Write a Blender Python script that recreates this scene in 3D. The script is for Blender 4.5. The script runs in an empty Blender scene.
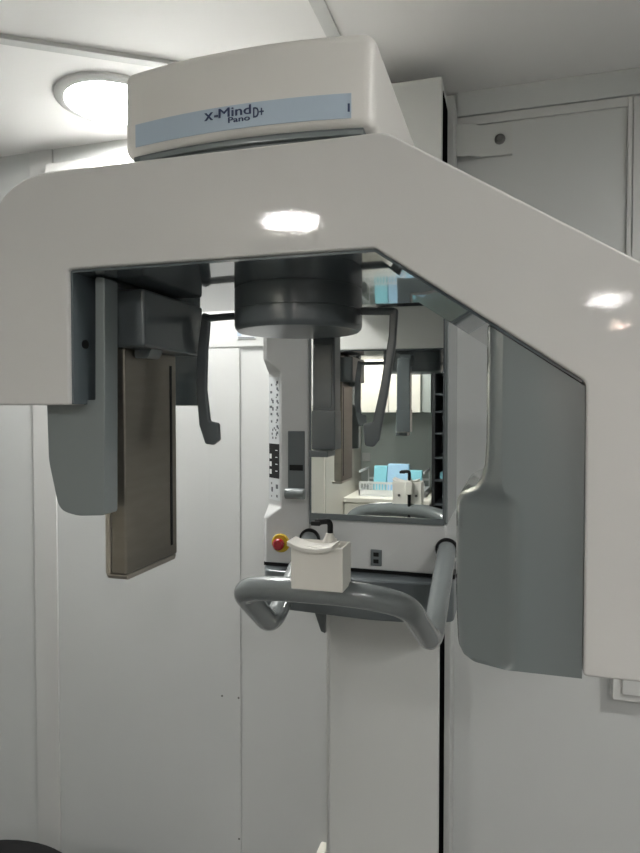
import bpy, bmesh, math, random
from mathutils import Vector
random.seed(4)
C = bpy.context.scene
COL = C.collection
EYE = 1.45          # camera height; everything below is written relative to the eye, floor at -1.45
pi = math.pi

# ---------------------------------------------------------------- camera
YAW = math.radians(16.6); F = 640.0; PIT = math.atan(18.5/640)
cd = bpy.data.cameras.new('camera'); cam = bpy.data.objects.new('camera', cd); COL.objects.link(cam)
cd.sensor_fit = 'HORIZONTAL'; cd.sensor_width = 36; cd.lens = 36*F/640; cd.clip_start = .02
cam.location = (0, 0, EYE); cam.rotation_euler = (pi/2-PIT, 0, YAW)
C.camera = cam
C.view_settings.view_transform = 'Standard'; C.view_settings.look = 'None'
C.view_settings.gamma = 1; C.view_settings.use_curve_mapping = False
C.view_settings.exposure = 2.55

def at(px, py, Y):
    """point of the real plane at depth Y seen at that place of the photograph"""
    u = (px-320)/F; v = -(py-426.5)/F
    y = math.cos(PIT)+v*math.sin(PIT); z = -math.sin(PIT)+v*math.cos(PIT)
    r = (u*math.cos(YAW)-y*math.sin(YAW), u*math.sin(YAW)+y*math.cos(YAW), z)
    t = Y/r[1]
    return (r[0]*t, Y, r[2]*t)
def xz(px, py, Y):
    p = at(px, py, Y); return (p[0], p[2])

# ---------------------------------------------------------------- materials
def mat(name, col, rough=.5, metal=0, coat=0, coatr=.05, spec=.5, bump=0, bscale=60, var=0, vscale=6, stretch=None, emit=None, es=0, orange=0):
    m = bpy.data.materials.new(name); m.use_nodes = True
    n = m.node_tree.nodes; l = m.node_tree.links; b = n['Principled BSDF']
    b.inputs['Base Color'].default_value = (*col, 1); b.inputs['Roughness'].default_value = rough
    b.inputs['Metallic'].default_value = metal; b.inputs['Coat Weight'].default_value = coat
    b.inputs['Coat Roughness'].default_value = coatr; b.inputs['Specular IOR Level'].default_value = spec
    tc = n.new('ShaderNodeTexCoord'); src = tc.outputs['Object']
    if stretch:
        mp = n.new('ShaderNodeMapping'); mp.inputs['Scale'].default_value = stretch
        l.new(src, mp.inputs['Vector']); src = mp.outputs['Vector']
    if bump:
        t = n.new('ShaderNodeTexNoise'); t.inputs['Scale'].default_value = bscale; t.inputs['Detail'].default_value = 3
        l.new(src, t.inputs['Vector']); bp = n.new('ShaderNodeBump'); bp.inputs['Strength'].default_value = bump
        bp.inputs['Distance'].default_value = .002
        l.new(t.outputs['Fac'], bp.inputs['Height']); l.new(bp.outputs['Normal'], b.inputs['Normal'])
        if coat: l.new(bp.outputs['Normal'], b.inputs['Coat Normal'])
    if var:
        t = n.new('ShaderNodeTexNoise'); t.inputs['Scale'].default_value = vscale; t.inputs['Detail'].default_value = 4
        l.new(src, t.inputs['Vector']); r = n.new('ShaderNodeMix'); r.data_type = 'RGBA'
        r.inputs['A'].default_value = (*[c*(1-var) for c in col], 1); r.inputs['B'].default_value = (*[min(1, c*(1+var)) for c in col], 1)
        l.new(t.outputs['Fac'], r.inputs['Factor']); l.new(r.outputs['Result'], b.inputs['Base Color'])
    if emit:
        b.inputs['Emission Color'].default_value = (*emit, 1); b.inputs['Emission Strength'].default_value = es
    return m
M = {}
M['white'] = mat('white gloss plastic', (.585, .578, .558), .6, coat=.7, coatr=.025, spec=.2, bump=.02, bscale=260)
M['white2'] = mat('white satin plastic', (.70, .685, .65), .4)
M['panel'] = mat('pale grey painted panel', (.53, .54, .535), .45)
M['grey'] = mat('grey gloss plastic', (.165, .188, .190), .3, coat=1, coatr=.06)
M['darkgrey'] = mat('dark grey gloss lining', (.095, .115, .125), .10, coat=1, coatr=.03)
M['midgrey'] = mat('grey satin plastic', (.105, .122, .128), .28, coat=.4, coatr=.1)
M['tube'] = mat('grey painted tube', (.18, .20, .20), .25, coat=.6, coatr=.08)
M['steel'] = mat('brushed steel', (.27, .245, .21), .30, metal=.9, var=.12, vscale=14, stretch=(1, 1, 6))
M['steel2'] = mat('brushed steel edge', (.52, .48, .42), .3, metal=.9)
M['mirror'] = mat('mirror', (.90, .93, .91), .005, metal=1)
M['black'] = mat('black plastic', (.006, .0065, .007), .5, spec=.25)
M['wall'] = mat('white wall panel', (.58, .595, .585), .48, bump=.25, bscale=9, var=.025, vscale=2.5)
M['wall2'] = mat('white wall trim', (.60, .605, .59), .4)
M['ceil'] = mat('ceiling panel', (.88, .87, .855), .5, bump=.05, bscale=8)
M['column'] = mat('column white', (.57, .58, .56), .42)
M['band'] = mat('pale blue decal', (.42, .51, .60), .4)
M['ink'] = mat('dark blue ink', (.02, .035, .10), .4)
M['cream'] = mat('off white resin', (.76, .74, .68), .5, var=.02, vscale=30)
M['slot'] = mat('matt black slot', (.004, .004, .0045), .95, spec=0)
M['red'] = mat('red button', (.32, .008, .015), .25, coat=.5)
M['yellow'] = mat('yellow ring', (.52, .36, .02), .4)
M['label'] = mat('keypad foil', (.62, .65, .66), .4)
M['symbol'] = mat('symbol print', (.10, .11, .12), .5)
M['whiteprint'] = mat('white print', (.8, .82, .82), .4)
M['emit'] = mat('lamp diffuser', (.9, .9, .9), .5, emit=(1, .985, .96), es=20)
M['emit_near'] = mat('lamp diffuser bright', (.9, .9, .9), .5, emit=(1, .985, .96), es=26)
M['emit_fill'] = mat('added fill diffuser', (.9, .9, .9), .5, emit=(1, .985, .96), es=16)  # glow of the added fill lamp on the right
M['warm'] = mat('small warm lamp', (.9, .8, .7), .5, emit=(1, .72, .6), es=80)
M['backsplash'] = mat('grey green wall', (.45, .49, .465), .55)
M['cabinet'] = mat('cream cabinet', (.80, .78, .70), .4)
M['beige'] = mat('beige cabinet side', (.55, .53, .47), .5)
M['floor'] = mat('grey vinyl floor', (.13, .13, .13), .5, var=.1, vscale=30)
M['rack'] = mat('black rack', (.01, .011, .012), .4)
M['rackshelf'] = mat('rack shelf', (.05, .06, .065), .4)
M['mask1'] = mat('aqua pack', (.28, .68, .78), .5, var=.08, vscale=40)
M['mask2'] = mat('pale blue pack', (.42, .68, .90), .5, var=.08, vscale=40)
M['seat'] = mat('black leatherette', (.006, .006, .0065), .7, spec=.2)
M['chrome'] = mat('chrome', (.7, .7, .7), .15, metal=1)
M['dust'] = mat('screw grey', (.16, .16, .155), .4, metal=.6)

# ---------------------------------------------------------------- mesh helpers
def nb(): return bmesh.new()
def bev(bm, faces_or_edges, w, seg=3):
    bmesh.ops.bevel(bm, geom=faces_or_edges, offset=w, segments=seg, profile=.5, affect='EDGES', clamp_overlap=True)
def box(bm, x0, x1, y0, y1, z0, z1, b=0, seg=3):
    t = nb(); bmesh.ops.create_cube(t, size=1)
    for v in t.verts:
        v.co = Vector((x0+(v.co.x+.5)*(x1-x0), y0+(v.co.y+.5)*(y1-y0), z0+(v.co.z+.5)*(z1-z0)))
    if b: bev(t, t.edges[:], b, seg)
    join(bm, t); return bm
def join(bm, t):
    me = bpy.data.meshes.new('tmp'); t.to_mesh(me); bm.from_mesh(me); bpy.data.meshes.remove(me); t.free()
def fil(pts, rs, n=6):
    """polygon with rounded corners"""
    out = []; N = len(pts)
    for i, p in enumerate(pts):
        r = rs[i] if isinstance(rs, (list, tuple)) else rs
        p = Vector(p); a = Vector(pts[i-1])-p; b = Vector(pts[(i+1) % N])-p
        if r <= 0: out.append(p); continue
        th = a.angle(b); d = min(r/math.tan(th/2), a.length*.49, b.length*.49)
        A = p+a.normalized()*d; B = p+b.normalized()*d
        for k in range(n+1):
            t = k/n; out.append(A*(1-t)**2+p*2*t*(1-t)+B*t*t)
    return out
def prism(bm, pts, y0, y1, b=0, seg=3, axis='y', bback=None):
    """outline in XZ pushed along Y (axis y), XY along Z (axis z), YZ along X (axis x)"""
    def mk(p, h):
        return {'y': (p[0], h, p[1]), 'z': (p[0], p[1], h), 'x': (h, p[0], p[1])}[axis]
    t = nb()
    A = [t.verts.new(mk(p, y0)) for p in pts]; B = [t.verts.new(mk(p, y1)) for p in pts]
    n = len(pts); fa = t.faces.new(A); fb = t.faces.new(B[::-1])
    for i in range(n): t.faces.new((A[i-1], A[i], B[i], B[i-1]))
    bmesh.ops.recalc_face_normals(t, faces=t.faces[:])
    if b:
        e = list(fa.edges)+list(fb.edges)
        bmesh.ops.bevel(t, geom=e, offset=b, segments=seg, profile=.5, affect='EDGES', clamp_overlap=True)
    join(bm, t); return bm
def path_fillet(P, R, n=7):
    P = [Vector(p) for p in P]; out = [P[0]]
    for i in range(1, len(P)-1):
        a = P[i-1]-P[i]; b = P[i+1]-P[i]; d = min(R[i] if isinstance(R, (list, tuple)) else R, a.length*.48, b.length*.48)
        A = P[i]+a.normalized()*d; B = P[i]+b.normalized()*d
        for k in range(n+1):
            t = k/n; out.append(A*(1-t)**2+P[i]*2*t*(1-t)+B*t*t)
    out.append(P[-1]); return out
def tube(bm, P, r, n=20, ry=None, caps=True):
    t = nb(); rings = []; up = None
    for i, p in enumerate(P):
        d = (P[min(i+1, len(P)-1)]-P[max(i-1, 0)]).normalized()
        if up is None:
            up = Vector((0, 0, 1)) if abs(d.z) < .9 else Vector((0, 1, 0))
        s = d.cross(up).normalized(); up = s.cross(d).normalized()
        rr = r[i] if isinstance(r, list) else r
        rings.append([t.verts.new(p+s*math.cos(2*pi*k/n)*rr+up*math.sin(2*pi*k/n)*(ry or rr)) for k in range(n)])
    for a, b in zip(rings, rings[1:]):
        for k in range(n): t.faces.new((a[k-1], a[k], b[k], b[k-1]))
    if caps: t.faces.new(rings[0]); t.faces.new(rings[-1])
    bmesh.ops.recalc_face_normals(t, faces=t.faces[:]); join(bm, t); return bm
def lathe(bm, prof, c, n=48, axis='z', ring_=False):
    """(radius, height) profile turned around a vertical (or Y) axis through c"""
    t = nb(); rings = []
    for r, h in prof:
        ring = []
        for k in range(n):
            a = 2*pi*k/n; u, v = math.cos(a)*max(r, 1e-5), math.sin(a)*max(r, 1e-5)
            ring.append(t.verts.new((c[0]+u, c[1]+v, c[2]+h) if axis == 'z' else (c[0]+u, c[1]+h, c[2]+v)))
        rings.append(ring)
    for a, b in zip(rings, rings[1:]):
        for k in range(n): t.faces.new((a[k-1], a[k], b[k], b[k-1]))
    if ring_:
        for k in range(n): t.faces.new((rings[-1][k-1], rings[-1][k], rings[0][k], rings[0][k-1]))
    else: t.faces.new(rings[0]); t.faces.new(rings[-1])
    bmesh.ops.recalc_face_normals(t, faces=t.faces[:]); join(bm, t); return bm
def loft(bm, rings):
    t = nb(); R = [[t.verts.new(p) for p in r] for r in rings]; n = len(rings[0])
    for a, b in zip(R, R[1:]):
        for k in range(n): t.faces.new((a[k-1], a[k], b[k], b[k-1]))
    t.faces.new(R[0]); t.faces.new(R[-1])
    bmesh.ops.recalc_face_normals(t, faces=t.faces[:]); join(bm, t); return bm

class Part: pass
def obj(name, bm, m, parent=None, origin=None, label=None, smooth=35, weighted=True):
    """link one mesh object; coordinates arrive in eye space and are moved to the object's own origin"""
    bmesh.ops.remove_doubles(bm, verts=bm.verts[:], dist=1e-6)
    if origin is None:
        if parent is not None: origin = Vector(parent['_w'])
        else:
            xs = [v.co.x for v in bm.verts]; ys = [v.co.y for v in bm.verts]; zs = [v.co.z for v in bm.verts]
            origin = Vector(((min(xs)+max(xs))/2, (min(ys)+max(ys))/2, min(zs)))
    else: origin = Vector(origin)
    for v in bm.verts: v.co -= origin
    me = bpy.data.meshes.new(name); bm.to_mesh(me); bm.free()
    me.materials.append(m); me.shade_smooth(); me.set_sharp_from_angle(angle=math.radians(smooth))
    o = bpy.data.objects.new(name, me); COL.objects.link(o)
    if weighted:
        wn = o.modifiers.new('weighted normals', 'WEIGHTED_NORMAL'); wn.weight = 100; wn.keep_sharp = True
    o['_w'] = list(origin)
    if parent is not None:
        o.parent = parent; o.location = origin-Vector(parent['_w'])
    else: o.location = origin
    if label: o['label'] = label
    return o
def thing(name, label, cat, loc, group=None):
    o = bpy.data.objects.new(name, None); COL.objects.link(o); o.location = loc; o['_w'] = list(loc)
    o.empty_display_size = .1
    o['label'] = label; o['category'] = cat
    if group: o['group'] = group
    return o
def tag(o, label, cat, group=None):
    o['label'] = label; o['category'] = cat
    if group: o['group'] = group
    return o
def struct(name, bm, m, parent=None):
    o = obj(name, bm, m, parent)
    if parent is None: o['kind'] = 'structure'
    return o

FL = -EYE; CE = .7826; WY = 1.65
XL, XR, YF = -2.1, 1.45, -6.2
# ---------------------------------------------------------------- room
struct('floor', box(nb(), XL-.1, XR+.1, YF-.1, WY+.1, FL-.1, FL), M['floor'])
struct('ceiling', box(nb(), XL-.1, XR+.1, YF-.1, WY+.1, CE, CE+.1), M['ceil'])
struct('wall_back', box(nb(), XL-.1, XR+.1, WY, WY+.1, FL, CE), M['wall'])
struct('wall_left', box(nb(), XL-.1, XL, YF, WY, FL, CE), M['wall'])
struct('wall_right', box(nb(), XR, XR+.1, YF, WY, FL, CE), M['wall'])
struct('wall_front', box(nb(), XL, XR, YF-.1, YF, FL, CE), M['wall'])
struct('wall_partition', box(nb(), XL, .15, -2.05, -1.95, FL, CE), M['backsplash'])
# trims of the back wall
struct('trim_1', box(nb(), -1.418, -1.335, WY-.007, WY, FL, CE, .002, 2), M['wall2'])
struct('trim_2', box(nb(), -.822, -.7245, WY-.0035, WY, FL, .169, .0015, 2), M['wall'])
struct('trim_3', box(nb(), -1.33, -.30, WY-.005, WY, .170, CE, .0015, 2), M['wall'])
struct('trim_4', box(nb(), -.135, XR, WY-.010, WY, .7225, CE, .002, 2), M['wall'])
struct('trim_5', box(nb(), -.135, .262, WY-.007, WY, .699, .7205, .0015, 2), M['wall2'])
struct('trim_6', box(nb(), .254, .264, WY-.010, WY, -.5, .719, .002, 2), M['wall2'])
struct('trim_7', box(nb(), .2665, .72, WY-.006, WY, -.5, .719, .002, 2), M['wall2'])
struct('trim_8', prism(nb(), fil([xz(38, 161, 1.6), xz(170, 141, 1.6), xz(170, 158, 1.6), xz(40, 176, 1.6)], .02), 1.622, WY-.004, .006), M['wall2'])
# ceiling joint covers
def bar(a, b, w, h=.006):
    a = Vector((*a, 0)); b = Vector((*b, 0)); d = (b-a).normalized(); s = Vector((-d.y, d.x, 0))*w/2
    return prism(nb(), [(a+s).xy, (b+s).xy, (b-s).xy, (a-s).xy], CE-h, CE, .0015, 2, axis='z')
struct('trim_9', bar((-1.62, .735), (-.38, 1.56), .026, .010), M['wall2'])
struct('trim_10', bar((-.362, -1.9), (-.362, 1.64), .029, .007), M['wall2'])

# ---------------------------------------------------------------- lamps
def downlight(x, y, r, label, m='emit', grp='round ceiling downlights'):
    t = thing('ceiling_light', label, 'ceiling light', (x, y, CE-.012), grp)
    obj('trim_ring', lathe(nb(), [(r, .012), (r+.026, .012), (r+.025, .006), (r+.016, 0.001), (r+.003, .000), (r, .002)], (x, y, CE-.0125), ring_=True), M['wall2'], t)
    obj('diffuser', lathe(nb(), [(.0001, .009), (r-.0005, .009), (r-.0005, .0122), (.0001, .0122)], (x, y, CE-.0125)), M[m], t)
    return t
downlight(-.975, 1.432, .116, 'round ceiling downlight by the back wall, left of the x-ray machine head', 'emit_near')
downlight(.95, .45, .125, 'added round fill lamp on the right, out of view, brightening the right wall and ceiling', 'emit_fill')  # added fill lamp, out of view: lifts the right wall and ceiling
downlight(-.885, -1.25, .115, 'round ceiling downlight over the counter, in front of the wall cabinet')
downlight(.66, -1.25, .125, 'round ceiling downlight on the right side of the room, level with the rack')
downlight(.66, -3.72, .125, 'round ceiling downlight far behind the camera, seen as the right glare on the arm')
downlight(.19, -5.45, .045, 'small warm spotlight at the far end of the room, the left one', 'warm', 'small warm spotlights')
downlight(.97, -5.25, .06, 'small warm spotlight at the far end of the room, the right one', 'warm', 'small warm spotlights')

# ---------------------------------------------------------------- the x-ray machine
mach = thing('panoramic_xray_machine', 'white and grey dental panoramic x-ray machine with a bridge-shaped arm, fixed to the back wall', 'x-ray machine', (-.28, 1.53, FL))

# column
c0 = obj('column', box(nb(), -.4035, -.1495, 1.43, 1.452, FL, .722, .003), M['column'], mach, label='flat white front cover of the floor-to-ceiling column')
obj('column_slot', box(nb(), -.39, -.1485, 1.452, 1.56, FL, .700, 0), M['slot'], c0)
b_ = box(nb(), -.405, -.134, 1.552, WY-.001, FL, .735, .003)
box(b_, -.39, -.1500, 1.452, 1.552, .700, .722); box(b_, -.4615, -.30, 1.605, WY-.001, FL, .72, .002)
obj('column_rail', b_, M['column'], c0)
# carriage behind the mirror
car = box(nb(), -.4345, -.131, 1.377, 1.428, -.357, -.2500, .0035)
box(car, -.4345, -.131, 1.39, 1.428, -.2500, .33, .002)
box(car, -.1385, -.1275, 1.382, 1.615, -.357, -.2500, .003)
ca = obj('carriage', car, M['panel'], mach)
sw = obj('rocker_switch', box(nb(), -.2935, -.2685, 1.373, 1.378, -.347, -.311, .0015), M['midgrey'], ca)
sy = nb(); box(sy, -.287, -.275, 1.3715, 1.3735, -.326, -.317, .001); box(sy, -.287, -.275, 1.3715, 1.3735, -.341, -.332, .001)
obj('switch_key', sy, M['black'], ca)
obj('gap_dark_strip', box(nb(), -.549, -.112, 1.384, 1.43, -.366, -.356), M['black'], ca)  # black strip stands in for the dark open gap above the handle mount
# handle mount block
hb = prism(nb(), fil([(-.548, 1.385), (-.53, 1.345), (-.29, 1.325), (-.16, 1.335), (-.112, 1.365), (-.1105, 1.56), (-.125, 1.56), (-.135, 1.428), (-.548, 1.428)], [.01, .02, .2, .03, .02, 0, 0, 0, 0]), -.4530, -.366, .005, 3, axis='z')
hm = obj('handle_mount', hb, M['midgrey'], mach)
obj('fin', prism(nb(), [xz(316, 612, 1.40), xz(326, 612, 1.40), xz(326, 632, 1.40), xz(322, 630, 1.40)], 1.39, 1.405, .0015), M['midgrey'], hm)
# mirror housing
mi = box(nb(), -.4345, -.1335, 1.3785, 1.505, -.250, .31, .002); box(mi, -.1385, -.1275, 1.382, 1.615, -.2495, .31, .003)
mf = obj('mirror_housing', mi, M['grey'], mach)
obj('mirror_glass', box(nb(), -.4305, -.1375, 1.3755, 1.3790, -.2370, .306), M['mirror'], mf)
fr = nb(); box(fr, -.4345, -.4305, 1.3735, 1.381, -.250, .31); box(fr, -.1375, -.1335, 1.3735, 1.381, -.250, .31); box(fr, -.4345, -.1335, 1.3725, 1.381, -.250, -.2370, .001)
box(fr, -.4345, -.418, 1.372, 1.381, -.262, -.249, .001)
obj('mirror_frame', fr, M['midgrey'], mf)

# control panel (lofted: chamfered in the middle for the keypad)
def sec(z, f, top=0):
    # f=1 full, f=0 chamfered
    B = (-.540*f-.5035*(1-f), 1.377); Cc = (-.5502*f-.5475*(1-f), 1.3835*f+1.411*(1-f))
    return [(-.4355, 1.377, z), (B[0], B[1], z), (Cc[0], Cc[1], z), (-.5525, 1.46, z), (-.548, 1.60, z), (-.4355, 1.60, z)]
cp = loft(nb(), [sec(-.357, 1), sec(-.255, 1), sec(-.228, 0), sec(.082, 0), sec(.112, 1), sec(.31, 1)])
e = [x for x in cp.edges if x.calc_length() > .02 and not x.is_boundary and x.calc_face_angle(0) > .2]
bev(cp, e, .0035, 3)
pn = obj('control_panel', cp, M['panel'], mach)
# keypad foil on the chamfer
P0 = Vector((-.5035, 1.377, 0)); P1 = Vector((-.5475, 1.411, 0)); dv = (P1-P0).normalized(); nv = Vector((-dv.y, dv.x, 0)); nv = nv if nv.y < 0 else -nv
W_ = (P1-P0).length
def kp(u0, u1, z0, z1, h=.0008, bm=None, h0=0):
    bm = bm or nb(); a = P0+dv*W_*u0+nv*h0; b = P0+dv*W_*u1+nv*h0; t = nv*h
    prism(bm, [a.xy, b.xy, (b+t).xy, (a+t).xy], z0, z1, axis='z'); return bm
ky = obj('keypad', kp(.10, .93, -.214, .072), M['label'], pn)
kb = obj('display', kp(.12, .90, -.163, -.083, .0006, h0=.0009), M['black'], pn)
s = nb()
for i in range(9):
    z = .060-i*.0145
    kp(.2, .32, z-.004, z+.002, .0004, s, .0009)
    kp(.15, .24, z-.007, z-.003, .0004, s, .0009) if i % 2 else kp(.30, .38, z-.008, z-.005, .0004, s, .0009)
for i, w in enumerate((.1, .16, .08, .2, .14, .1)):
    z = .055-i*.017; kp(.66, .66+w, z-.004, z+.0015, .0004, s, .0009)
    if i in (2, 3): kp(.55, .66, z-.010, z-.002, .0004, s, .0009)
for a in range(8):
    an = a*pi/4; u = .5+.17*math.cos(an); z = -.060+.013*math.sin(an)
    if a != 6: kp(u-.04, u+.04, z-.0025, z+.0025, .0004, s, .0009)
obj('keypad_symbols', s, M['symbol'], pn); s = nb()
for (u, z, w, h) in ((.3, -.182, .16, .010), (.3, -.204, .10, .006), (.72, -.176, .08, .005), (.68, -.190, .12, .011), (.72, -.206, .06, .004)):
    kp(u-w/2, u+w/2, z-h/2, z+h/2, .0004, s, .0009)
obj('keypad_symbols', s, M['symbol'], pn)
s = nb()
for i in range(3): kp(.70, .86, -.112-i*.018-.006, -.112-i*.018+.005, .0005, s, .0015)
for i in range(4): kp(.24, .40, -.098-i*.016-.001, -.098-i*.016+.001, .0005, s, .0015)
obj('display_keys', s, M['whiteprint'], pn)
# slider
sl = obj('slider_track', box(nb(), -.4865, -.446, 1.3745, 1.378, -.206, -.052, .002), M['midgrey'], pn)
obj('slider_slot', box(nb(), -.482, -.450, 1.3735, 1.375, -.142, -.129), M['black'], pn)
kn = nb(); tube(kn, [Vector((-.4885, 1.368, -.194)), Vector((-.4445, 1.368, -.194))], .0125, 20)
obj('slider_knob', kn, M['grey'], pn)
es = obj('emergency_ring', lathe(nb(), [(.001, 0), (.0215, 0), (.0215, -.003), (.019, -.005), (.001, -.005)], (-.504, 1.377, -.310), axis='y'), M['yellow'], pn)
obj('emergency_button', lathe(nb(), [(.010, -.004), (.010, -.012), (.0135, -.014), (.0135, -.021), (.010, -.025), (.004, -.0255), (.0001, -.0255)], (-.504, 1.377, -.310), axis='y'), M['red'], pn)

# handle
HP = [(-.434, 1.378, -.297), (-.433, 1.13, -.414), (-.430, .978, -.302), (-.355, .954, -.288), (-.227, .958, -.288), (-.152, .987, -.307), (-.131, 1.13, -.416), (-.128, 1.378, -.301)]
P = path_fillet(HP, [0, .045, .045, .05, .05, .075, .04, 0], 9)
ha = obj('handlebar', tube(nb(), P, .0198, 28), M['tube'], mach)
for X, z in ((-.434, -.297), (-.128, -.301)):
    obj('socket_ring', lathe(nb(), [(.0201, 0), (.0245, 0), (.0245, -.004), (.023, -.006), (.0201, -.006)], (X, 1.377, z), axis='y'), M['black'], ha)

# chin rest
bx = nb(); box(bx, -.3190, -.2370, .914, .964, -.2750, -.2078)
bx.faces.ensure_lookup_table(); top = [f for f in bx.faces if f.normal.z > .9]
bmesh.ops.inset_region(bx, faces=top, thickness=.0065); 
for f in top:
    for v in f.verts: v.co.z -= .014
bev(bx, [x for x in bx.edges if x.calc_face_angle(0) > .5], .0018, 3)
ch = obj('chin_rest', bx, M['cream'], mach, label='off white box-shaped chin rest on the handlebar')
cu = nb(); n = 18; ring = []
prof = []
for i in range(n+1):
    t = i/n; X = -.3215+t*.0715; prof.append((X, -.2160+6.0*(X+.2854)**2-.002*(t-.5)))
up = [(x, z+.0065) for x, z in prof][::-1]
prism(cu, prof+up, .902, .948, .0022, 3)
obj('chin_cup', cu, M['cream'], ch)
bs = nb(); lathe(bs, [(.012, 0), (.011, .010), (.0065, .019), (.0060, .022)], (-.271, .962, -.2185), 24)
box(bs, -.280, -.262, .960, .976, -.242, -.206, .002)
obj('bite_holder', bs, M['cream'], ch)
bt = path_fillet([(-.271, .969, -.310), (-.271, .965, -.1775), (-.294, .958, -.180)], .008, 6)
bk = tube(nb(), bt, .0046, 14); box(bk, -.2995, -.284, .952, .964, -.1845, -.1775, .0018)
obj('bite_rod', bk, M['black'], ch, label='black hooked bite rod')
for X in (-.300, -.252): obj('screw', lathe(nb(), [(.0001, 0), (.0038, 0), (.0038, .002), (.0001, .002)], (X, .9635, -.246), 16, 'y'), M['dust'], ch)

# rotating arm
YA0, YA1 = .646, .985
ol = fil([(-.620, .2825), (-.1235, .2795), (.19, .0855), (.19, -.2545), (.0680, -.2545), (.0675, .0245), (-.1345, .1635), (-.5045, .1645), (-.5045, .0035), (-.620, .0035)],
         [.095, .05, .05, .006, .004, .012, .006, .004, .004, .01], 8)
arm = obj('rotating_arm', prism(nb(), ol, YA0, YA1, .0050, 4), M['white'], mach, label='white bridge-shaped arm with two drop legs', smooth=40)
# grey lining of the arm's inner side
inn = [(-.5047, .0045), (-.5047, .1642), (-.1345, .1632), (.0673, .0243)]
off = [(-.5015, .0045), (-.5015, .1612), (-.1353, .1602), (.0630, .0245)]
obj('arm_lining', prism(nb(), inn+off[::-1], YA0+.0052, .978, 0), M['darkgrey'], arm, label='dark grey glossy lining under the arm')
obj('lining_screw', lathe(nb(), [(.0001, 0), (.0055, 0), (.0055, .002), (.0001, .002)], (0, 0, 0), 20), M['black'], arm)
o = bpy.data.objects['lining_screw']
for v in o.data.vertices:
    w = v.co+Vector(arm['_w']); v.co = Vector((-.5015+w.z, .672+w.x, .078+w.y))-Vector(arm['_w'])

# sensor side
Ys = .68
sh = [xz(48.5, 400, Ys), xz(50.5, 460, Ys), xz(61, 510, Ys), xz(80, 515.5, Ys), xz(106.5, 515, Ys), xz(106.5, 278, Ys), xz(97, 277, Ys), xz(97, 400, Ys)]
sh = fil(sh, [.003, .08, .06, .05, .006, .004, .004, .002], 6)
sd = obj('sensor_carrier', prism(nb(), sh, .676, .704, .006, 4), M['grey'], arm)
obj('carrier_block', box(nb(), -.500, -.453, .728, .892, .0795, .154, .004), M['midgrey'], arm)
obj('latch', prism(nb(), fil([(-.4885, .080), (-.4885, .067), (-.468, .067), (-.462, .080)], [0, .004, .008, 0]), .760, .790, .001), M['grey'], arm)
se = obj('sensor', box(nb(), -.5145, -.4900, .739, .876, -.2240, .0805, .0035, 4), M['steel'], arm, label='brushed steel flat sensor hanging from the left leg')
obj('sensor_slot', box(nb(), -.491, -.4892, .8555, .861, -.207, .063), M['black'], arm)
e = nb(); box(e, -.5235, -.5150, .740, .81, -.2240, -.02, .002)
prism(e, fil([(.740, -.2240), (.875, -.2240), (.870, -.2310), (.745, -.2310)], .002), -.5225, -.4910, .001, axis='x')
obj('sensor_edge', e, M['steel2'], arm)

# tube head
def hsec(z, Xs, R, slope=False):
    low = min(1, max(0, (-.03-Xs)/.026))
    d = .003+.026*low
    pts = fil([(.0672, .93), (.0672, .6505), (.004-.012*(1-low), .6505), (Xs+.004, .6505+d), (Xs, .6505+d+.03), (Xs, .90), (Xs+.02, .93)], [0, 0, .03*low+.0005, .010+.01*low, .012, .01, 0], 7)
    a, b = Vector(pts[1]), Vector(pts[2]); pts = pts[:2]+[a.lerp(b, .03), a.lerp(b, .5), a.lerp(b, .96)]+pts[2:]
    return [(p[0], p[1], (min(.1635, .026+(.0645-p[0])*.688)-.0038) if slope else z) for p in pts]
rings = []
for z, Xs, R in ((-.2585, -.041, .035), (-.2565, -.049, .042), (-.250, -.0535, .048), (-.20, -.0560, .052), (-.115, -.0560, .052), (-.099, -.0550, .051), (-.0915, -.0515, .048), (-.0865, -.0440, .042), (-.082, -.0355, .036), (-.073, -.0285, .031), (-.058, -.0255, .029), (-.035, -.0240, .028), (-.01, -.0240, .028), (.010, -.0240, .028)):
    rings.append(hsec(z, Xs, R))
rings.append(hsec(0, -.0240, .028, True))
obj('tube_head', loft(nb(), rings), M['grey'], arm, label='tall grey x-ray tube housing inside the right leg', smooth=40, weighted=False)

# head positioner disc
dc = (-.281, .839, 0)
ds = obj('head_support_disc', lathe(nb(), [(.0001, .1605), (.087, .1605), (.0875, .158), (.0875, .132), (.0868, .1312), (.0875, .1304), (.0875, .112), (.0862, .1075), (.083, .1042), (.079, .1035), (.0001, .1035)], dc, 72), M['midgrey'], mach)
def flat(bm, outline, Y, th, b=.002): return prism(bm, outline, Y, Y+th, b)
def rest(rod, outl, Y):
    tb = tube(nb(), path_fillet(rod, .008),  .0052, 14)
    prism(tb, outl, Y-.004, Y+.004, .0025, 3)
    return tb
Yl = .87
lo = fil([xz(p[0], p[1], Yl) for p in ((203, 312), (211, 315), (208, 350), (207, 390), (210.5, 421), (219.5, 423), (220.5, 440), (214, 445), (206, 444), (200, 425), (197, 390), (198, 350))], .005, 4)
obj('temple_rest', rest([(-.365, .858, .134), at(206, 318.5, Yl)], lo, Yl), M['midgrey'], ds)
Yr = .85
ro = fil([xz(p[0], p[1], Yr) for p in ((390, 307), (398.5, 309), (396, 345), (388, 395), (379.5, 440), (374, 447), (365, 446), (363, 424), (373, 422), (381, 385), (389, 335))], .005, 4)
obj('temple_rest', rest([(-.20, .845, .1305), at(394, 311.5, Yr)], ro, Yr), M['midgrey'], ds)
fb = nb(); box(fb, -.301, -.2645, .968, 1.005, -.060, .135, .003); box(fb, -.297, -.269, .9655, .97, .000, .100, .001)
box(fb, -.302, -.2635, .966, 1.006, -.066, -.004, .002); box(fb, -.304, -.272, .955, 1.0, -.077, -.067, .002)
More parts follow.
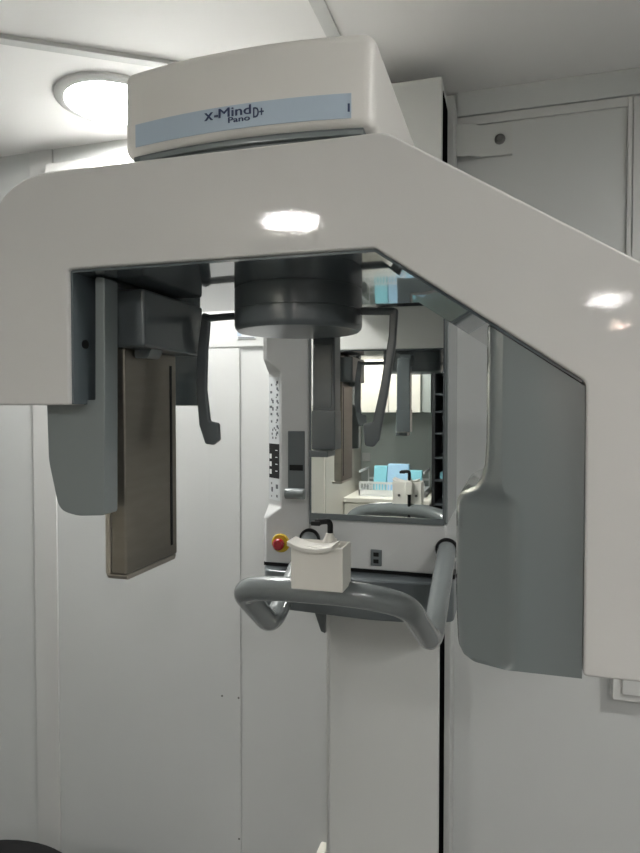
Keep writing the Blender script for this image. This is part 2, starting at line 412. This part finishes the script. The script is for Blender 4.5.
box(fb, -.296, -.266, .905, .975, .118, .148, .004)
obj('forehead_support', fb, M['midgrey'], ds)

# head unit over the arm
def fy(X):  # bowed front
    t = (X+.3055)/.158; return .708-.016*(1-t*t)
n = 24
fr_ = [(-.4695+i*(.322/n), fy(-.4695+i*(.322/n))) for i in range(n+1)]
pl = fr_+[(-.1475, 1.425), (-.4695, 1.425)]
t = nb(); A = [t.verts.new((p[0], p[1], .3125)) for p in pl]; B = [t.verts.new((p[0], p[1], .4195)) for p in pl]
t.faces.new(A[::-1]); t.faces.new(B)
for i in range(len(pl)): t.faces.new((A[i-1], A[i], B[i], B[i-1]))
bmesh.ops.recalc_face_normals(t, faces=t.faces[:])
bev(t, [e_ for e_ in t.edges if e_.calc_face_angle(0) > .6], .017, 6)
hu = obj('head_unit', t, M['white2'], mach, label='white box with a bowed front and a pale blue stripe', smooth=40)
g = [(x, y+.006) for x, y in fr_[1:-1]]+[(-.155, 1.40), (-.456, 1.40)]
obj('base_plate', prism(nb(), g, .298, .316, .002, 2, axis='z'), M['midgrey'], hu)
g2 = nb()
k_ = [p for p in fr_ if -.455 < p[0] < -.155]
for a, b in ((0, .30), (.305, .72), (.725, 1)):
    s_ = k_[int(a*(len(k_)-1)):int(b*(len(k_)-1))+1]
    if len(s_) > 1: prism(g2, [(x, y+.001) for x, y in s_]+[(x, y+.012) for x, y in s_[::-1]], .305, .311, .0012, 2, axis='z')
obj('lower_lip', g2, M['grey'], hu)
obj('pivot', lathe(nb(), [(.0001, 0), (.09, 0), (.09, .03), (.0001, .03)], (-.30, .84, .272), 40), M['midgrey'], hu)
def decal(bm, x0, x1, z0, z1, h, n=16, zs=None):
    pts = [(x0+(x1-x0)*i/n) for i in range(n+1)]
    prism(bm, [(x, fy(x)-h) for x in pts]+[(x, fy(x)+.001) for x in pts[::-1]], z0, z1, axis='z'); return bm
xb0, zb0 = xz(137, 134, .708); xb1, zb1 = xz(351, 106, .702)
obj('stripe', decal(nb(), xb0, xb1, .3232, .3505, .0006), M['band'], hu)
def text(bm, s, x0, x1, z0, h, hh=.0012, shear=0):
    cu = bpy.data.curves.new('t', 'FONT'); cu.body = s; cu.size = 1; cu.extrude = 0; cu.resolution_u = 3; cu.offset = 0
    ob = bpy.data.objects.new('t', cu); COL.objects.link(ob); bpy.context.view_layer.update()
    me = bpy.data.meshes.new_from_object(ob.evaluated_get(bpy.context.evaluated_depsgraph_get()))
    bpy.data.objects.remove(ob); bpy.data.curves.remove(cu)
    xs = [v.co.x for v in me.vertices]; ys = [v.co.y for v in me.vertices]; a, b = min(xs), max(xs); H = .69
    for v in me.vertices:
        X = x0+(v.co.x-a)/(b-a)*(x1-x0); z = z0+v.co.y/H*h; v.co = (X, fy(X)-hh, z)
    t2 = nb(); t2.from_mesh(me); bpy.data.meshes.remove(me)
    r = bmesh.ops.extrude_face_region(t2, geom=t2.faces[:])
    for v in [q for q in r['geom'] if isinstance(q, bmesh.types.BMVert)]: v.co.y += .0008
    bmesh.ops.recalc_face_normals(t2, faces=t2.faces[:]); join(bm, t2)
    return bm if shear else text(bm, s, x0+.0005, x1+.0005, z0, h, hh+.0002, 1)
L = nb()
X = lambda px: xz(px, 115, .694)[0]
text(L, 'x', X(205), X(213.5), .3372, .0135)
text(L, '-', X(215), X(218.5), .3360, .0150)
text(L, 'Mind', X(219.5), X(251.5), .3380, .0105)
text(L, 'D+', X(254), X(264), .3330, .0115)
text(L, 'Pano', X(229), X(250.5), .3308, .0062)
obj('lettering', L, M['ink'], hu)
obj('stripe_mark', decal(nb(), X(346), X(348), .330, .339, .0012, 2), M['ink'], hu)

# ---------------------------------------------------------------- bracket, sticker, boxes on the back wall
br = nb()
prism(br, [(-.134, 1.620), (-.100, 1.620), (-.075, 1.638), (-.002, 1.640), (-.002, WY-.0005), (-.083, WY-.0005), (-.105, 1.626), (-.134, 1.626)], .617, .694, .0015, 2, axis='z')
wb = obj('wall_bracket', br, M['column']); tag(wb, 'white bent steel bracket tying the machine column to the back wall near the ceiling', 'bracket')
obj('bolt', lathe(nb(), [(.0001, 0), (.013, 0), (.0125, -.0025), (.007, -.0045), (.0065, -.007), (.0001, -.007)], (-.031, 1.639, .655), 24, 'y'), M['dust'], wb)
st = nb(); p0 = xz(238, 331, WY); p1 = xz(256, 339, WY)
box(st, p0[0], p1[0], WY-.0065, WY-.0045, p1[1], p0[1])
so = obj('sticker', st, M['label']); tag(so, 'small blue and white sticker on the back wall beneath the arm', 'sticker')
q = nb(); box(q, p0[0]+.001, p0[0]+.013, WY-.0072, WY-.0064, p1[1]+.009, p0[1]-.001); obj('blue_mark', q, M['band'], so)
q = nb(); box(q, p0[0]+.016, p1[0]-.008, WY-.0072, WY-.0064, p1[1]+.013, p0[1]-.003); box(q, p0[0]+.003, p1[0]-.002, WY-.0072, WY-.0064, p1[1]+.003, p1[1]+.005); obj('print', q, M['symbol'], so)
so2 = thing('socket_box', 'white surface-mounted socket box low on the back wall, under the right leg of the arm', 'socket', (.30, WY, -.697))
obj('back_box', box(nb(), .233, .37, WY-.040, WY, -.682, -.60, .003), M['wall2'], so2)
obj('face_plate', box(nb(), .252, .372, WY-.047, WY-.0395, -.6650, -.602, .003), M['wall2'], so2)
p0 = at(318, 848, 1.62)
cl = nb(); box(cl, p0[0], p0[0]+.024, 1.60, WY-.0, p0[2]-.05, p0[2]+.0, .004)
tag(obj('cable_clip', cl, M['cabinet']), 'small white clip on the back wall beside the foot of the column', 'clip')
# marks: three tiny screws in the wall panel joint
for px, py in ((222, 696), (238.5, 698), (239, 839)):
    p = at(px, py, WY-.004)
    tag(obj('wall_screw', lathe(nb(), [(.0001, 0), (.0032, 0), (.0028, -.0012), (.0001, -.0015)], (p[0], WY-.003, p[2]), 14, 'y'), M['dust']),
        {222: 'tiny screw head in the back wall, left end of the short scuff', 238.5: 'tiny screw head in the panel seam under the handlebar', 239: 'tiny screw head low in the panel seam near the floor'}[px], 'screw', 'screws in the back wall')

# ---------------------------------------------------------------- stool, bottom left
sx, sy_, sz = -1.06, .958, FL+.437
stool = thing('stool', 'black round stool in the bottom left corner by the back wall', 'stool', (sx, sy_, FL))
obj('seat', lathe(nb(), [(.0001, -.07), (.24, -.07), (.268, -.05), (.275, -.03), (.268, -.010), (.24, -.002), (.0001, 0)], (sx, sy_, sz), 64), M['seat'], stool)
obj('gas_column', lathe(nb(), [(.03, -.43), (.03, -.2), (.018, -.2), (.018, -.07)], (sx, sy_, sz), 24), M['chrome'], stool)
for k in range(5):
    a = 2*pi*k/5+.3; d = Vector((math.cos(a), math.sin(a), 0)); c = Vector((sx, sy_, FL))
    lg = obj('leg', tube(nb(), [c+Vector((0, 0, .085)), c+d*.12+Vector((0, 0, .080)), c+d*.25+Vector((0, 0, .062))], [.018, .015, .011], 12), M['black'], stool)
    w = nb(); s2 = Vector((-d.y, d.x, 0))*.02; cc = c+d*.25+Vector((0, 0, .0265))
    tube(w, [cc-s2, cc+s2], .026, 18); obj('castor', w, M['black'], lg)

# ---------------------------------------------------------------- behind the camera, seen in the mirror
CZ = -.60   # counter height
tall = thing('tall_cabinet', 'tall cream cabinet left of the counter, seen in the mirror', 'cabinet', (-1.5, -1.3, FL))
obj('body', box(nb(), -2.08, -1.075, -1.94, -.98, FL, .60, .003), M['beige'], tall)
for a, b in ((-2.075, -1.58), (-1.573, -1.08)):
    d_ = obj('door', box(nb(), a, b, -.98, -.962, FL+.08, .595, .002), M['cabinet'], tall)
    hx = b-.05 if a < -1.6 else a+.05
    obj('handle', tube(nb(), [Vector((hx, -.955, -.35)), Vector((hx, -.955, -.20))], .006, 12), M['chrome'], d_)
base = thing('base_cabinet', 'white base cabinet under the worktop, seen in the mirror', 'cabinet', (-.77, -1.6, FL))
obj('body', box(nb(), -1.07, -.52, -1.94, -1.42, FL, CZ-.03, .002), M['cabinet'], base)
for a, b in ((-1.067, -.797), (-.793, -.523)):
    d_ = obj('door', box(nb(), a, b, -1.42, -1.402, FL+.08, CZ-.20, .002), M['cabinet'], base)
    obj('handle', lathe(nb(), [(.008, 0), (.008, .012), (.0001, .016)], ((a+b)/2, -1.402, CZ-.24), 16, 'y'), M['chrome'], d_)
    d_ = obj('drawer', box(nb(), a, b, -1.42, -1.402, CZ-.195, CZ-.04, .002), M['cabinet'], base)
    obj('knob', lathe(nb(), [(.009, 0), (.012, .014), (.0001, .018)], ((a+b)/2, -1.402, CZ-.10), 16, 'y'), M['dust'], d_)
tag(obj('worktop', box(nb(), -1.073, -.50, -1.945, -1.395, CZ-.03, CZ, .004), M['cabinet']), 'white worktop on the base cabinet, carrying the mesh tray', 'worktop')
wc = thing('wall_cabinet', 'cream wall cabinet above the worktop, seen in the mirror', 'cabinet', (-.80, -1.7, -.03))
obj('body', box(nb(), -1.02, -.515, -1.945, -1.58, -.03, .66, .002), M['backsplash'], wc)
for a, b in ((-1.02, -.802), (-.798, -.583)):
    obj('door', box(nb(), a, b, -1.58, -1.562, -.03, .655, .002), M['cabinet'], wc)
tag(obj('wall_socket', box(nb(), -1.068, -1.005, -1.95, -1.94, -.40, -.335, .003), M['wall2']), 'grey wall socket over the worktop, seen in the mirror', 'socket')
# mesh tray
ty0, ty1, tx0, tx1 = -1.80, -1.50, -.99, -.545
tr = thing('mesh_tray', 'white slatted plastic tray with blue packs on the worktop', 'tray', (-.77, -1.65, CZ))
b = nb(); box(b, tx0, tx1, ty0, ty1, CZ, CZ+.008, .002)
for yy in (ty0, ty1-.008):
    box(b, tx0, tx1, yy, yy+.008, CZ+.01, CZ+.045); box(b, tx0, tx1, yy, yy+.008, CZ+.085, CZ+.10)
for xx in (tx0, tx1-.008):
    box(b, xx, xx+.008, ty0, ty1, CZ+.01, CZ+.045); box(b, xx, xx+.008, ty0, ty1, CZ+.16, CZ+.175); box(b, xx, xx+.008, ty0, ty0+.012, CZ, CZ+.17); box(b, xx, xx+.008, ty1-.012, ty1, CZ, CZ+.10)
for i in range(22):
    x_ = tx0+.008+i*(tx1-tx0-.02)/21; box(b, x_, x_+.006, ty1-.006, ty1, CZ+.04, CZ+.09)
obj('basket', b, M['whiteprint'], tr)
for i, (x0, x1, h, m_, lb) in enumerate(((-.905, -.815, .20, 'mask1', 'aqua blue pack leaning in the tray, the left one in the mirror'), (-.81, -.665, .215, 'mask2', 'pale blue pack in the middle of the tray, the widest'), (-.655, -.575, .175, 'mask1', 'small aqua pack at the right end of the tray'))):
    q = nb(); t_ = nb()
    prism(t_, fil([(-1.60, CZ+.009), (-1.555, CZ+.009), (-1.60, CZ+h), (-1.645, CZ+h)], .006, 4), x0, x1, .005, 3, axis='x'); join(q, t_)
    tag(obj('mask_pack', q, M[m_]), lb, 'mask pack', 'blue packs in the tray')
# rack
rk = thing('storage_rack', 'black open rack of narrow shelves right of the worktop, seen in the mirror', 'rack', (-.27, -1.7, FL))
b = nb(); box(b, -.498, -.478, -1.94, -1.50, FL, .55); box(b, -.07, -.05, -1.94, -1.50, FL, .55); box(b, -.498, -.05, -1.945, -1.93, FL, .55); box(b, -.498, -.05, -1.94, -1.50, .53, .55)
obj('frame', b, M['rack'], rk)
for z in (.38, .235, .09, -.025, -.17, -.33, -.48, -.64, -.80, -.98, -1.16, -1.34):
    obj('shelf', box(nb(), -.478, -.07, -1.93, -1.51, z-.006, z+.006, .001), M['rackshelf'], rk)
def on(z): return z+.0065
tag(obj('paper_roll', lathe(nb(), [(.0001, 0), (.035, 0), (.038, .01), (.038, .06), (.03, .075), (.0001, .078)], (-.395, -1.60, on(-.33)), 32), M['cabinet']), 'round cream jar on a shelf of the black rack', 'jar')
tag(obj('small_box', box(nb(), -.45, -.36, -1.66, -1.56, on(-.48), on(-.48)+.045, .004), M['mask1']), 'small aqua box on a lower shelf of the black rack', 'box')

# ---------------------------------------------------------------- daylight-free room: a faint ambient level
w = bpy.data.worlds.new('world'); C.world = w; w.use_nodes = True
w.node_tree.nodes['Background'].inputs[0].default_value = (.8, .85, .9, 1); w.node_tree.nodes['Background'].inputs[1].default_value = .05

# lift everything from eye height to the floor
for o in bpy.data.objects:
    if '_w' in o:
        if o.parent is None: o.location.z += EYE
        del o['_w']
